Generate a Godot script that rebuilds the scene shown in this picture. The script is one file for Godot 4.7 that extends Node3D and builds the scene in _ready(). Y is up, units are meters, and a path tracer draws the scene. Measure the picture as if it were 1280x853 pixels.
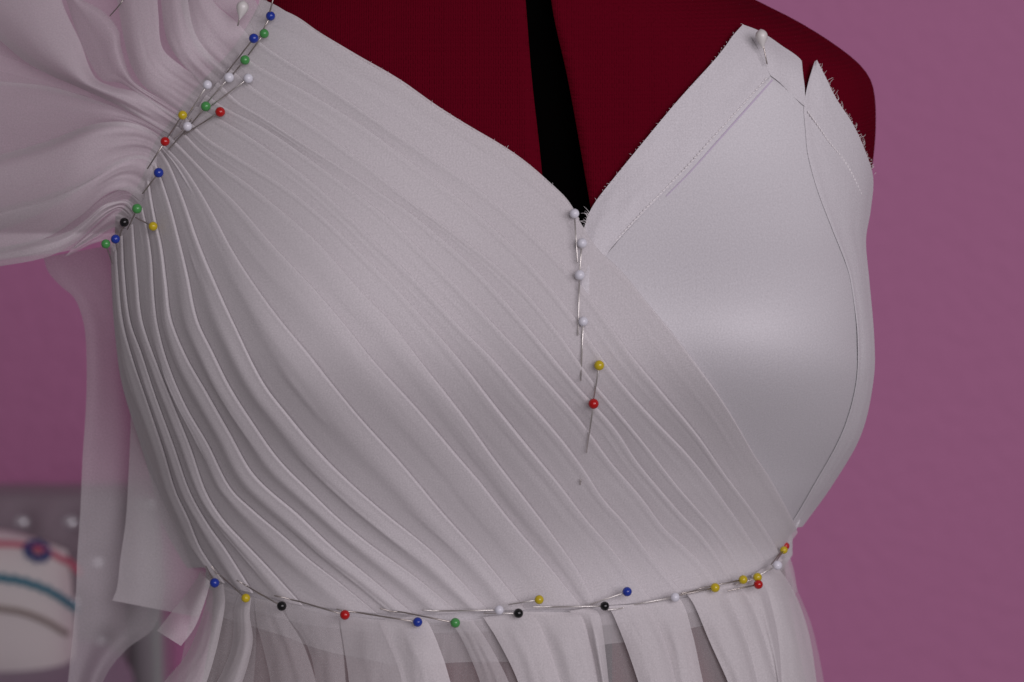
extends Node3D
# A close-up of a gown being draped and pinned on a dress form, in front of a pink bedroom wall.

const FOCAL := 3080.0          # focal length in photo pixels
const DIST := 1.1              # metres from the lens to the upright plane through the form's middle
const HALF := Vector2(640.0, 426.5)
var eye: Transform3D
var M := {}
var used := {}
var rng := RandomNumberGenerator.new()

func _ready():
	rng.seed = 77
	# ---------------------------------------------------------------- camera
	eye = Transform3D(Basis(Vector3.RIGHT, deg_to_rad(-10.0)), Vector3(0, 1.42, DIST))
	var cam := Camera3D.new()
	cam.name = "camera"
	cam.transform = eye
	cam.keep_aspect = Camera3D.KEEP_HEIGHT
	var lens := CameraAttributesPhysical.new()
	lens.frustum_focal_length = 12.0 / (HALF.y / FOCAL)
	lens.frustum_focus_distance = 1.0
	lens.frustum_near = 0.05
	lens.frustum_far = 20.0
	lens.exposure_aperture = 12.0
	cam.attributes = lens
	add_child(cam)
	cam.fov = rad_to_deg(2.0 * atan(HALF.y / FOCAL))
	# ---------------------------------------------------------------- light
	var env := Environment.new()
	env.background_mode = Environment.BG_COLOR
	env.background_color = Color(0.138, 0.123, 0.131).linear_to_srgb()
	env.tonemap_mode = Environment.TONE_MAPPER_LINEAR
	env.tonemap_exposure = 1.0
	env.sdfgi_enabled = true
	env.ssao_enabled = true
	env.ssil_enabled = true
	var we := WorldEnvironment.new()
	we.name = "room_air"
	we.environment = env
	add_child(we)
	var win := AreaLight3D.new()
	win.name = "window_light"
	win.area_size = Vector2(2.8, 1.5)
	win.light_energy = 6.2
	win.light_color = Color(1.0, 0.968, 1.0)
	win.area_range = 8.0
	win.shadow_enabled = true
	add_child(win)
	win.look_at_from_position(Vector3(1.15, 2.2, 2.7), Vector3(0.05, 1.25, 0.0), Vector3.UP)
	# ---------------------------------------------------------------- everything else
	materials()
	shape_tables()
	setting()
	bedroom()
	dress_form()
	gown()
	pins()

# ==================================================================== small helpers
func numbered(called: String, parent: Node) -> String:
	var key := str(parent.get_instance_id()) + called
	var n: int = used.get(key, 0)
	used[key] = n + 1
	return called if n == 0 else "%s_%03d" % [called, n]

func thing(called: String, label: String, category: String, at_: Vector3, group := "") -> Node3D:
	var o := Node3D.new()
	o.name = numbered(called, self)
	o.position = at_
	tag(o, label, category, group)
	add_child(o, true)
	return o

func tag(o: Node, label: String, category: String, group := ""):
	o.set_meta("label", label)
	o.set_meta("category", category)
	if group:
		o.set_meta("group", group)

func part(called: String, parent: Node) -> Node3D:
	var o := Node3D.new()
	o.name = numbered(called, parent)
	parent.add_child(o, true)
	return o

func obj(called: String, mesh: Mesh, mat: Material, parent: Node, at_ := Vector3.ZERO) -> MeshInstance3D:
	var o := MeshInstance3D.new()
	o.name = numbered(called, parent)
	o.mesh = mesh
	o.material_override = mat
	o.position = at_
	parent.add_child(o, true)
	return o

func ray(u: float, v: float) -> Vector3:
	return eye.basis * Vector3((u - HALF.x) / FOCAL, (HALF.y - v) / FOCAL, -1.0)

# a point z metres in front of the form's middle plane
func at(u: float, v: float, z: float) -> Vector3:
	return eye.origin + ray(u, v) * (DIST - z)

# where the line of sight meets the upright plane z = depth (world)
func seen_at(p: Vector3) -> Vector2:
	var q := eye.basis.inverse() * (p - eye.origin)
	return Vector2(HALF.x - q.x / q.z * FOCAL, HALF.y + q.y / q.z * FOCAL)

func far_at(u: float, v: float, depth: float) -> Vector3:
	var r := ray(u, v)
	return eye.origin + r * ((depth - eye.origin.z) / r.z)

func pairs(a: Array) -> PackedVector2Array:
	var p := PackedVector2Array()
	for i in range(0, a.size(), 2):
		p.append(Vector2(a[i], a[i + 1]))
	return p

# Catmull-Rom through the points, then n + 1 points evenly spaced along it
func curve(a: Array, n: int) -> PackedVector2Array:
	var p := pairs(a)
	var fine := PackedVector2Array()
	var last := p.size() - 1
	for i in last:
		var p0: Vector2 = p[i - 1] if i > 0 else p[0] * 2.0 - p[1]
		var p3: Vector2 = p[i + 2] if i + 2 <= last else p[last] * 2.0 - p[last - 1]
		var d1 := p[i].distance_to(p[i + 1])
		var d0 := maxf(p0.distance_to(p[i]), 1.0)
		var d2 := maxf(p[i + 1].distance_to(p3), 1.0)
		var m1 := (p[i + 1] - p0) / (d0 + d1) * d1
		var m2 := (p3 - p[i]) / (d1 + d2) * d1
		for k in 16:
			var t := k / 16.0
			var t2 := t * t
			var t3 := t2 * t
			fine.append(p[i] * (2 * t3 - 3 * t2 + 1) + m1 * (t3 - 2 * t2 + t) + p[i + 1] * (3 * t2 - 2 * t3) + m2 * (t3 - t2))
	fine.append(p[last])
	var len := PackedFloat32Array([0.0])
	for i in range(1, fine.size()):
		len.append(len[i - 1] + fine[i].distance_to(fine[i - 1]))
	var out := PackedVector2Array()
	var k := 0
	for i in n + 1:
		var want := len[len.size() - 1] * i / float(n)
		while k < len.size() - 2 and len[k + 1] < want:
			k += 1
		out.append(fine[k].lerp(fine[k + 1], clampf((want - len[k]) / maxf(len[k + 1] - len[k], 1e-6), 0.0, 1.0)))
	return out

# smooth value from a table of key, value pairs
func table(a: PackedFloat32Array, x: float) -> float:
	var n := a.size() / 2
	if x <= a[0]:
		return a[1]
	if x >= a[2 * n - 2]:
		return a[2 * n - 1]
	var i := 0
	while a[2 * i + 2] < x:
		i += 1
	var x0 := a[2 * i]
	var x1 := a[2 * i + 2]
	var y0 := a[2 * i + 1]
	var y1 := a[2 * i + 3]
	var s := (y1 - y0) / (x1 - x0)
	var m0 := s
	var m1 := s
	if i > 0:
		m0 = (y1 - a[2 * i - 1]) / (x1 - a[2 * i - 2])
	if i + 2 < n:
		m1 = (a[2 * i + 5] - y0) / (a[2 * i + 4] - x0)
	var t := (x - x0) / (x1 - x0)
	var w := x1 - x0
	return y0 * (2 * t * t * t - 3 * t * t + 1) + m0 * w * (t * t * t - 2 * t * t + t) + y1 * (3 * t * t - 2 * t * t * t) + m1 * w * (t * t * t - t * t)

# a grid of points as one smooth mesh
func sheet(g: Array, closed := false) -> ArrayMesh:
	var st := SurfaceTool.new()
	st.begin(Mesh.PRIMITIVE_TRIANGLES)
	add_sheet(st, g, closed, 0)
	st.generate_normals()
	return st.commit()

func add_sheet(st: SurfaceTool, g: Array, closed: bool, first: int) -> int:
	var n := g.size()
	var m: int = g[0].size()
	for i in n:
		for j in m:
			st.set_smooth_group(0)
			st.set_uv(Vector2(float(j) / (m - 1), float(i) / (n - 1)))
			st.add_vertex(g[i][j])
	for i in n - 1:
		for j in (m if closed else m - 1):
			var a := first + i * m + j
			var b := first + i * m + (j + 1) % m
			var c := a + m
			var d := b + m
			st.add_index(a); st.add_index(b); st.add_index(c)
			st.add_index(b); st.add_index(d); st.add_index(c)
	return first + n * m

# a round tube along points, radius tapering from r0 to r1, ends closed to a point
func tube_grid(pts: PackedVector3Array, r0: float, r1: float, sides := 8, cap := true) -> Array:
	var g := []
	var n := pts.size()
	var up := Vector3.UP
	for i in n:
		var d := (pts[mini(i + 1, n - 1)] - pts[maxi(i - 1, 0)]).normalized()
		if absf(d.dot(up)) > 0.95:
			up = Vector3.RIGHT
		var x := d.cross(up).normalized()
		var y := d.cross(x).normalized()
		up = -y if y.dot(up) < 0 else y
		x = d.cross(up).normalized()
		var r := lerpf(r0, r1, i / float(n - 1))
		var ring := []
		if cap and i == 0:
			for k in sides:
				ring.append(pts[i])
			g.append(ring)
			ring = []
		for k in sides:
			var t := TAU * k / sides
			ring.append(pts[i] + (x * cos(t) + up * sin(t)) * r)
		g.append(ring)
		if cap and i == n - 1:
			ring = []
			for k in sides:
				ring.append(pts[i] + d * r)
			g.append(ring)
	return g

func tube(pts: PackedVector3Array, r0: float, r1: float, sides := 8) -> ArrayMesh:
	return sheet(tube_grid(pts, r0, r1, sides), true)

func rounded_box(size: Vector3, r: float) -> ArrayMesh:
	# the box's outline as a rounded prism with softened front and back edges
	var g := []
	var steps := 6
	var outline := func(inset: float, z: float) -> Array:
		var ring := []
		var hx := size.x / 2 - r
		var hy := size.y / 2 - r
		for c in 4:
			var cx := hx if c == 0 or c == 3 else -hx
			var cy := hy if c < 2 else -hy
			for k in steps + 1:
				var t := PI / 2 * (c + k / float(steps))
				ring.append(Vector3(cx + cos(t) * (r - inset), cy + sin(t) * (r - inset), z))
		return ring
	var hz := size.z / 2
	var center := []
	for k in 4 * (steps + 1):
		center.append(Vector3(0, 0, -hz))
	g.append(center)
	for k in 5:
		var t := PI / 2 * k / 4.0
		g.append(outline.call(r * 0.8 * (1 - sin(t)), -hz + r * 0.8 * (1 - cos(t))))
	for k in 5:
		var t := PI / 2 * (4 - k) / 4.0
		g.append(outline.call(r * 0.8 * (1 - sin(t)), hz - r * 0.8 * (1 - cos(t))))
	center = []
	for k in 4 * (steps + 1):
		center.append(Vector3(0, 0, hz))
	g.append(center)
	return sheet(g, true)

# ==================================================================== materials
func noise_tex(freq: float, seed_: int, size: int, bump: bool, strength := 4.0, octaves := 3) -> NoiseTexture2D:
	var f := FastNoiseLite.new()
	f.noise_type = FastNoiseLite.TYPE_SIMPLEX_SMOOTH
	f.seed = seed_
	f.frequency = freq
	f.fractal_octaves = octaves
	var t := NoiseTexture2D.new()
	t.width = size
	t.height = size
	t.seamless = true
	t.noise = f
	t.as_normal_map = bump
	t.bump_strength = strength
	return t

# over and under threads, as a height picture turned into a normal map
func weave_tex(across: int, along: int, uneven: float, strength: float) -> ImageTexture:
	var r := RandomNumberGenerator.new()
	r.seed = 5
	var side := 256
	var im := Image.create(side, side, false, Image.FORMAT_RF)
	var wa := []
	var wb := []
	for i in 64:
		wa.append(1.0 + uneven * r.randf_range(-1, 1))
		wb.append(1.0 + uneven * r.randf_range(-1, 1))
	for y in side:
		for x in side:
			var fx := x * across / float(side)
			var fy := y * along / float(side)
			var warp: float = absf(sin(PI * fx)) * wa[int(fx) % 64]
			var weft: float = absf(sin(PI * fy)) * wb[int(fy) % 64]
			var over := (int(fx) + int(fy)) % 2 == 0
			var h: float = warp * (1.0 if over else 0.55) if warp * (1.0 if over else 0.55) > weft * (0.55 if over else 1.0) else weft * (0.55 if over else 1.0)
			im.set_pixel(x, y, Color(h + r.randf_range(-0.12, 0.12), 0, 0))
	im.bump_map_to_normal_map(strength)
	return ImageTexture.create_from_image(im)

func cloth(lin: Color, alpha: float, rough: float, weave: Texture2D, scale: float, depth: float) -> StandardMaterial3D:
	var m := StandardMaterial3D.new()
	var c := lin.linear_to_srgb()
	c.a = alpha
	m.albedo_color = c
	m.roughness = rough
	m.metallic_specular = 0.25
	m.cull_mode = BaseMaterial3D.CULL_DISABLED
	if alpha < 1.0:
		m.transparency = BaseMaterial3D.TRANSPARENCY_ALPHA
	m.uv1_triplanar = true
	m.uv1_world_triplanar = true
	m.uv1_scale = Vector3.ONE * scale
	m.normal_enabled = true
	m.normal_texture = weave
	m.normal_scale = depth
	return m

func grain_tex(freq: float, low: float, seed_: int) -> NoiseTexture2D:
	var t := noise_tex(freq, seed_, 512, false, 1.0, 3)
	var g := Gradient.new()
	g.set_color(0, Color(low, low, low))
	g.set_color(1, Color(1, 1, 1))
	t.color_ramp = g
	return t

func plain(lin: Color, rough: float, metal := 0.0, spec := 0.5) -> StandardMaterial3D:
	var m := StandardMaterial3D.new()
	m.albedo_color = lin.linear_to_srgb()
	m.roughness = rough
	m.metallic = metal
	m.metallic_specular = spec
	return m

func materials():
	var weave := weave_tex(64, 64, 0.5, 2.0)
	var crinkle := noise_tex(0.05, 3, 512, true, 4.0, 5)
	var knit := weave_tex(40, 24, 0.3, 3.0)
	var white := Color(0.83, 0.79, 0.805)
	M.chiffon = cloth(white, 0.74, 0.85, crinkle, 30.0, 0.2)
	M.chiffon.rim_enabled = true
	M.chiffon.rim = 0.25
	M.underlayer = cloth(Color(0.73, 0.70, 0.72), 1.0, 0.7, crinkle, 30.0, 0.2)
	M.chiffon_edge = cloth(white, 0.70, 0.85, crinkle, 30.0, 0.2)
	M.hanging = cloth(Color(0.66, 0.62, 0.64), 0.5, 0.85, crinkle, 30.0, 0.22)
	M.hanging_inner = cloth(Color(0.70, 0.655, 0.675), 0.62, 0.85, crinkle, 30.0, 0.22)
	M.sheer = cloth(Color(0.75, 0.71, 0.72), 0.50, 0.85, crinkle, 30.0, 0.22)
	M.sheer_thin = cloth(Color(0.74, 0.70, 0.71), 0.34, 0.85, crinkle, 30.0, 0.22)
	M.sheer_dense = cloth(Color(0.77, 0.73, 0.74), 0.80, 0.85, crinkle, 30.0, 0.22)
	M.sleeve = cloth(Color(0.72, 0.67, 0.69), 0.44, 0.85, crinkle, 30.0, 0.22)
	M.sleeve_dense = cloth(Color(0.74, 0.69, 0.71), 0.56, 0.85, crinkle, 30.0, 0.22)
	M.satin = cloth(Color(0.66, 0.64, 0.665), 1.0, 0.60, crinkle, 30.0, 0.10)
	M.satin.metallic_specular = 0.95
	M.satin.anisotropy_enabled = true
	M.satin.anisotropy = 0.6
	M.satin_back = cloth(Color(0.69, 0.665, 0.69), 1.0, 0.62, weave, 30.0, 0.3)
	M.satin_back.metallic_specular = 0.5
	var grain := grain_tex(0.07, 0.86, 21)
	for k in ["chiffon", "chiffon_edge", "underlayer", "hanging", "hanging_inner", "sheer", "sheer_thin", "sheer_dense", "sleeve", "sleeve_dense", "satin", "satin_back"]:
		M[k].albedo_texture = grain
	M.thread = plain(Color(0.82, 0.79, 0.79), 0.6)
	M.chalk = plain(Color(0.50, 0.43, 0.54), 0.9)
	M.red = cloth(Color(0.105, 0.0016, 0.009), 1.0, 0.95, knit, 26.0, 0.8)
	M.red.metallic_specular = 0.08
	M.black = plain(Color(0.0012, 0.001, 0.001), 0.95, 0.0, 0.05)
	M.steel = plain(Color(0.46, 0.42, 0.39), 0.36, 1.0)
	M.bright_steel = plain(Color(0.72, 0.69, 0.66), 0.4, 1.0)
	for c in {"white": Color(0.66, 0.66, 0.72), "blue": Color(0.012, 0.035, 0.30), "green": Color(0.06, 0.28, 0.07), "yellow": Color(0.52, 0.40, 0.012), "red_bead": Color(0.42, 0.006, 0.006), "black_bead": Color(0.003, 0.003, 0.0035), "pearl": Color(0.62, 0.60, 0.58)}.keys():
		var cols := {"white": Color(0.66, 0.66, 0.72), "blue": Color(0.012, 0.035, 0.30), "green": Color(0.06, 0.28, 0.07), "yellow": Color(0.52, 0.40, 0.012), "red_bead": Color(0.42, 0.006, 0.006), "black_bead": Color(0.003, 0.003, 0.0035), "pearl": Color(0.62, 0.60, 0.58)}
		M[c] = plain(cols[c], 0.22, 0.0, 0.5)
	M.pearl.clearcoat_enabled = true
	M.pearl.clearcoat = 0.8
	M.pearl.roughness = 0.3
	# the room
	var roller := noise_tex(0.03, 9, 512, true, 6.0, 4)
	M.wall = cloth(Color(0.58, 0.225, 0.415), 1.0, 0.75, roller, 2.2, 0.3)
	M.velvet = cloth(Color(0.31, 0.25, 0.285), 1.0, 0.6, crinkle, 6.0, 0.3)
	M.velvet.rim_enabled = true
	M.velvet.rim = 0.5
	M.silver = plain(Color(0.55, 0.56, 0.56), 0.3, 0.7)
	M.crystal = plain(Color(0.85, 0.85, 0.88), 0.06, 0.6, 0.9)
	M.linen = cloth(Color(0.80, 0.75, 0.73), 1.0, 0.9, weave, 12.0, 0.3)
	M.sheet = cloth(Color(0.40, 0.33, 0.40), 1.0, 0.9, weave, 12.0, 0.3)
	M.pink_thread = plain(Color(0.60, 0.13, 0.20), 0.7)
	M.teal_thread = plain(Color(0.02, 0.20, 0.28), 0.7)
	M.navy_thread = plain(Color(0.035, 0.06, 0.22), 0.7)
	M.tan_thread = plain(Color(0.33, 0.27, 0.24), 0.8)

# ==================================================================== the figure's shape
var left_edge: PackedFloat32Array
var right_edge: PackedFloat32Array
var deep: PackedFloat32Array
var skirt_left: PackedFloat32Array
var skirt_right: PackedFloat32Array

func shape_tables():
	left_edge = PackedFloat32Array([-140, 500, -90, 440, -40, 330, 0, 262, 50, 190, 100, 160, 200, 141, 300, 133, 400, 138, 500, 158, 600, 198, 700, 238, 760, 246, 853, 232, 980, 200])
	right_edge = PackedFloat32Array([-140, 740, -90, 780, -40, 868, 0, 945, 28, 1000, 60, 1050, 85, 1079, 110, 1092, 160, 1095, 215, 1090, 250, 1085, 300, 1079, 350, 1083, 420, 1089, 470, 1088, 540, 1072, 600, 1036, 650, 1000, 690, 982, 740, 985, 853, 1008, 980, 1040])
	deep = PackedFloat32Array([-140, 0.055, 0, 0.075, 200, 0.088, 430, 0.098, 600, 0.092, 720, 0.088, 853, 0.10, 980, 0.11])
	skirt_left = PackedFloat32Array([690, 250, 720, 238, 760, 212, 800, 185, 853, 145, 980, 60])
	skirt_right = PackedFloat32Array([680, 984, 710, 986, 760, 1002, 800, 1013, 853, 1024, 980, 1046])

func dome(q: float) -> float:
	var a := absf(q)
	if a > 0.985:
		return 0.2245 - (a - 0.985) * 6.5
	return pow(1.0 - pow(a, 2.3), 1.0 / 2.3)

func bust(u: float, v: float) -> float:
	var d := v - 425.0
	var a := exp(-pow((u - 365.0) / 225.0, 2)) * exp(-pow(d / (200.0 if d < 0 else 160.0), 2)) * 0.036
	d = v - 432.0
	var b := exp(-pow((u - 1000.0) / 220.0, 2)) * exp(-pow(d / (185.0 if d < 0 else 130.0), 2)) * 0.044
	return a + b + 0.015 * exp(-pow((u - 690.0) / 130.0, 2)) * exp(-pow((v - 470.0) / 170.0, 2))

func lean(v: float) -> float:
	return (HALF.y - v) / 2800.0 * 0.176

# how far the figure stands in front of its middle plane
func body(u: float, v: float) -> float:
	var l := table(left_edge, v)
	var r := table(right_edge, v)
	return table(deep, v) * dome((u - (l + r) / 2) / ((r - l) / 2)) + bust(u, v) + lean(v)

func skirt_body(u: float, v: float) -> float:
	var l := table(skirt_left, v)
	var r := table(skirt_right, v)
	return table(deep, v) * dome((u - (l + r) / 2) / ((r - l) / 2)) + bust(u, v) + lean(v)

# a point h metres off the figure, along the figure's own normal
func on_body(u: float, v: float, h: float, skirt := false) -> Vector3:
	var p: Vector3
	var pu: Vector3
	var pv: Vector3
	if skirt:
		return at(u, v, skirt_body(u, v) + h)
	else:
		p = at(u, v, body(u, v))
		pu = at(u + 3, v, body(u + 3, v))
		pv = at(u, v + 3, body(u, v + 3))
	var n := (pv - p).cross(pu - p).normalized()
	return p + n * h

# ==================================================================== the setting
const WALL_Z := -1.45

func setting():
	var w := obj("wall", rounded_box(Vector3(5.0, 3.2, 0.12), 0.01), M.wall, self, Vector3(0.4, 1.4, WALL_Z - 0.06))
	w.set_meta("kind", "structure")
	tag(w, "plain matt pink painted wall behind the dress form", "wall")

func bedroom():
	# headboard against the wall: tufted grey-mauve upholstery in a silvery frame
	var zf := WALL_Z + 0.09
	var top := far_at(0, 611, zf).y
	var right := far_at(199, 800, zf).x
	var width := 1.1
	var bed := thing("bed", "bed with buttoned grey mauve headboard in a silvery frame, left of the form", "bed", Vector3(right - width / 2, 0, WALL_Z + 0.05))
	var hb_h := top - 0.25
	var panel_grid := []
	var x0 := -width / 2 + 0.03
	var x1 := width / 2 - 0.03
	var buttons := []
	var b1 := far_at(25, 656, zf) - bed.position
	var b2 := far_at(86, 656, zf) - bed.position
	var step := b2.x - b1.x
	for row in 4:
		for k in range(-12, 8):
			var x := b1.x + (k + 0.5 * (row % 2)) * step
			if x > x0 + 0.02 and x < x1 - 0.02:
				buttons.append(Vector2(x, b1.y - row * step * 0.85))
	for i in 61:
		var ring := []
		for j in 111:
			var x := lerpf(x0, x1, j / 110.0)
			var y := lerpf(top - 0.012, 0.28, i / 60.0)
			var d := 1.0
			for b: Vector2 in buttons:
				d = minf(d, Vector2(x, y).distance_to(b) / (step * 0.55))
			var e := minf(minf(j, 110 - j) / 6.0, minf(i, 60 - i) / 4.0)
			ring.append(Vector3(x, y, 0.015 + 0.035 * sqrt(clampf(d, 0.02, 1.0)) * minf(1.0, 0.4 + e)))
		panel_grid.append(ring)
	obj("headboard_panel", sheet(panel_grid), M.velvet, bed)
	obj("headboard_back", rounded_box(Vector3(width - 0.02, hb_h, 0.05), 0.008), M.velvet, bed, Vector3(0, 0.25 + hb_h / 2 - 0.014, -0.02))
	for s in [-1, 1]:
		obj("headboard_post", rounded_box(Vector3(0.036, top - 0.006, 0.075), 0.012), M.silver, bed, Vector3(s * (width / 2 - 0.012), (top - 0.006) / 2, 0.012))
	var bead := SphereMesh.new()
	bead.radius = 0.011
	bead.height = 0.016
	bead.radial_segments = 10
	bead.rings = 5
	for b: Vector2 in buttons:
		if b.y > top - 0.3:
			obj("button", bead, M.crystal, bed, Vector3(b.x, b.y, 0.028))
	# mattress under a pale sheet
	var m_top := far_at(60, 838, WALL_Z + 0.3).y
	var m_right := far_at(150, 838, WALL_Z + 0.3).x - bed.position.x
	var mattress := obj("mattress", rounded_box(Vector3(width - 0.12, 0.26, 0.6), 0.05), M.sheet, bed, Vector3(m_right - (width - 0.12) / 2, m_top - 0.13, 0.42))
	mattress.set_meta("label", "mattress end under a pale lavender sheet")
	# pillow leaning on the headboard
	var zp := WALL_Z + 0.26
	var c := far_at(-55, 758, zp)
	var pw := absf(far_at(93, 758, zp).x - c.x)
	var ph := absf(far_at(0, 654, zp).y - far_at(0, 850, zp).y) / 2
	var pillow := thing("pillow", "white pillow with pink, teal and beige embroidered bands propped on the headboard", "pillow", Vector3(c.x, c.y, zp))
	var face := func(a: float, b: float, out: float) -> Vector3:
		# a and b run from -1 to 1 across and up the pillow
		var edge := (1.0 - pow(absf(a), 3.0)) * (1.0 - pow(absf(b), 3.0))
		var puff := 0.055 * sqrt(maxf(edge, 0.0)) + out
		var arch := -0.020 * a * a
		return Vector3(a * pw * (1.0 - 0.05 * b * b), b * ph * (1.0 - 0.04 * a * a) + arch, puff)
	for s in [1.0, -1.0]:
		var g := []
		for i in 31:
			var ring := []
			for j in 41:
				var p: Vector3 = face.call((j / 20.0 - 1.0) * s, 1.0 - i / 15.0, 0.0)
				ring.append(Vector3(p.x, p.y, p.z * s))
			g.append(ring)
		obj("cover", sheet(g), M.linen, pillow)
	var band := func(called: String, pts: Array, r: float, mat: Material, wave: float):
		var cv := curve(pts, 60)
		var line := PackedVector3Array()
		for i in cv.size():
			var ww := wave * absf(sin(i * PI / 4.0))
			line.append(face.call(cv[i].x / 100.0, (cv[i].y - ww) / 100.0, r * 0.35))
		obj(called, tube(line, r, r, 6), mat, pillow)
	var uv := func(u: float, v: float) -> Array:
		var ab := Vector2.ZERO
		for k in 12:
			var e := Vector2(u, v) - seen_at(pillow.position + (face.call(ab.x, ab.y, 0.0) as Vector3))
			ab += Vector2(e.x / pw, -e.y / ph) * 2.3 / FOCAL
		return [100 * ab.x, 100 * ab.y]
	band.call("embroidered_vine", uv.call(-90, 690) + uv.call(-40, 682) + uv.call(0, 680) + uv.call(30, 682) + uv.call(60, 690) + uv.call(80, 700) + uv.call(100, 716), 0.0034, M.pink_thread, 0.0)
	band.call("scalloped_edging", uv.call(-90, 718) + uv.call(-40, 716) + uv.call(0, 720) + uv.call(30, 725) + uv.call(60, 736) + uv.call(80, 748) + uv.call(96, 762), 0.0036, M.teal_thread, 3.4)
	band.call("beige_piping", uv.call(-90, 756) + uv.call(-40, 756) + uv.call(0, 761) + uv.call(30, 766) + uv.call(60, 778) + uv.call(84, 792), 0.003, M.tan_thread, 0.0)
	var f: Array = uv.call(47, 688)
	var fc: Vector3 = face.call(f[0] / 100.0, f[1] / 100.0, 0.003)
	var flower := part("embroidered_flower", pillow)
	flower.position = fc
	var petal := SphereMesh.new()
	petal.radius = 0.0046
	petal.height = 0.006
	petal.radial_segments = 10
	petal.rings = 5
	for k in 8:
		var o := obj("petal", petal, M.navy_thread, flower, Vector3(cos(TAU * k / 8.0), sin(TAU * k / 8.0), 0) * 0.0098)
		o.basis = Basis(Vector3.RIGHT, PI / 2)
	var fu: Vector3 = (face.call(f[0] / 100.0 + 0.05, f[1] / 100.0, 0.003) as Vector3) - fc
	var fv: Vector3 = (face.call(f[0] / 100.0, f[1] / 100.0 - 0.05, 0.003) as Vector3) - fc
	var fz := fv.cross(fu).normalized()
	fu = fu.normalized()
	flower.basis = Basis(fu, fz.cross(fu), fz)
	var centre_bead := SphereMesh.new()
	centre_bead.radius = 0.0046
	centre_bead.height = 0.007
	centre_bead.radial_segments = 10
	centre_bead.rings = 5
	var heart := obj("flower_centre", centre_bead, M.pink_thread, flower, Vector3(0, 0, 0.002))
	heart.basis = Basis(Vector3.RIGHT, PI / 2)

# ==================================================================== the dress form
func dress_form():
	var o := thing("dress_form", "dark red knit covered dress form with a black gap down its front", "dress form", Vector3(0, 0.9, 0))
	# outline of the opening between the front panels
	var gap_l := PackedFloat32Array([-140, 646, 0, 657, 100, 665, 200, 676, 280, 682, 500, 690, 700, 692, 980, 690])
	var gap_r := PackedFloat32Array([-140, 680, 0, 689, 100, 710, 200, 728, 280, 741, 500, 762, 700, 765, 980, 765])
	var rows := []
	for i in 113:
		rows.append(-140.0 + i * 10.0)
	var back_ring := func(v: float) -> Array:
		var l := table(left_edge, v) + (10.0 * smoothstep(180.0, 260.0, v) + 10.0 * smoothstep(560.0, 680.0, v))
		l = maxf(l, gather_u(v) - 14.0) if v < 262 else l
		var r := table(right_edge, v)
		var ring := []
		for k in range(1, 24):
			var t := PI * k / 24.0
			var u := (l + r) / 2 + (r - l) / 2 * cos(t)
			ring.append(at(u, v, lean(v) - 0.085 * pow(sin(t), 0.8)))
		return ring
	var right_g := []
	var left_g := []
	for v: float in rows:
		var l := table(left_edge, v) + (10.0 * smoothstep(180.0, 260.0, v) + 10.0 * smoothstep(560.0, 680.0, v))
		var r := table(right_edge, v)
		l = maxf(l, gather_u(v) - 14.0) if v < 262 else l
		var a := table(gap_l, v)
		var b := table(gap_r, v)
		var ring := []
		# from inside the gap, over the rolled edge, round the right front to the side and the back
		for k in 4:
			var t := k / 3.0
			ring.append(at(b + 2.5 - 2.5 * sin(t * PI / 2), v, body(b, v) - 0.002 - 0.014 * (1 - t)))
		for k in range(1, 41):
			var t := k / 40.0
			var u := lerpf(b, r, sin(t * PI / 2))
			ring.append(on_body(u, v, -0.002) if t < 1.0 else at(u, v, lean(v) + bust(u, v) * 0.5))
		right_g.append(ring)
		ring = []
		for k in range(40, 0, -1):
			var t := k / 40.0
			var u := lerpf(a, l, sin(t * PI / 2))
			ring.append(on_body(u, v, -0.002) if t < 1.0 else at(u, v, lean(v) + bust(u, v) * 0.5))
		for k in 4:
			var t := 1 - k / 3.0
			ring.append(at(a - 2.5 + 2.5 * sin(t * PI / 2), v, body(a, v) - 0.002 - 0.014 * (1 - t)))
		left_g.append(ring)
	var p := obj("front_panel", sheet(right_g), M.red, o)
	p.global_position = Vector3.ZERO
	p = obj("front_panel", sheet(left_g), M.red, o)
	p.global_position = Vector3.ZERO
	var bg := []
	for v: float in rows:
		var l := table(left_edge, v) + (10.0 * smoothstep(180.0, 260.0, v) + 10.0 * smoothstep(560.0, 680.0, v))
		l = maxf(l, gather_u(v) - 14.0) if v < 262 else l
		var r := table(right_edge, v)
		var ring := [at(r, v, lean(v) + bust(r, v) * 0.5)]
		ring.append_array(back_ring.call(v))
		ring.append(at(l, v, lean(v) + bust(l, v) * 0.5))
		bg.append(ring)
	p = obj("back_panel", sheet(bg), M.red, o)
	p.global_position = Vector3.ZERO
	var core := []
	for v: float in rows:
		var a := table(gap_l, v)
		var b := table(gap_r, v)
		var ring := []
		for k in 9:
			var u := lerpf(a - 14, b + 14, k / 8.0)
			ring.append(at(u, v, body(u, v) - 0.014))
		core.append(ring)
	p = obj("gap_lining", sheet(core), M.black, o)
	p.global_position = Vector3.ZERO

# ==================================================================== the gown
var edges := []

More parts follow.
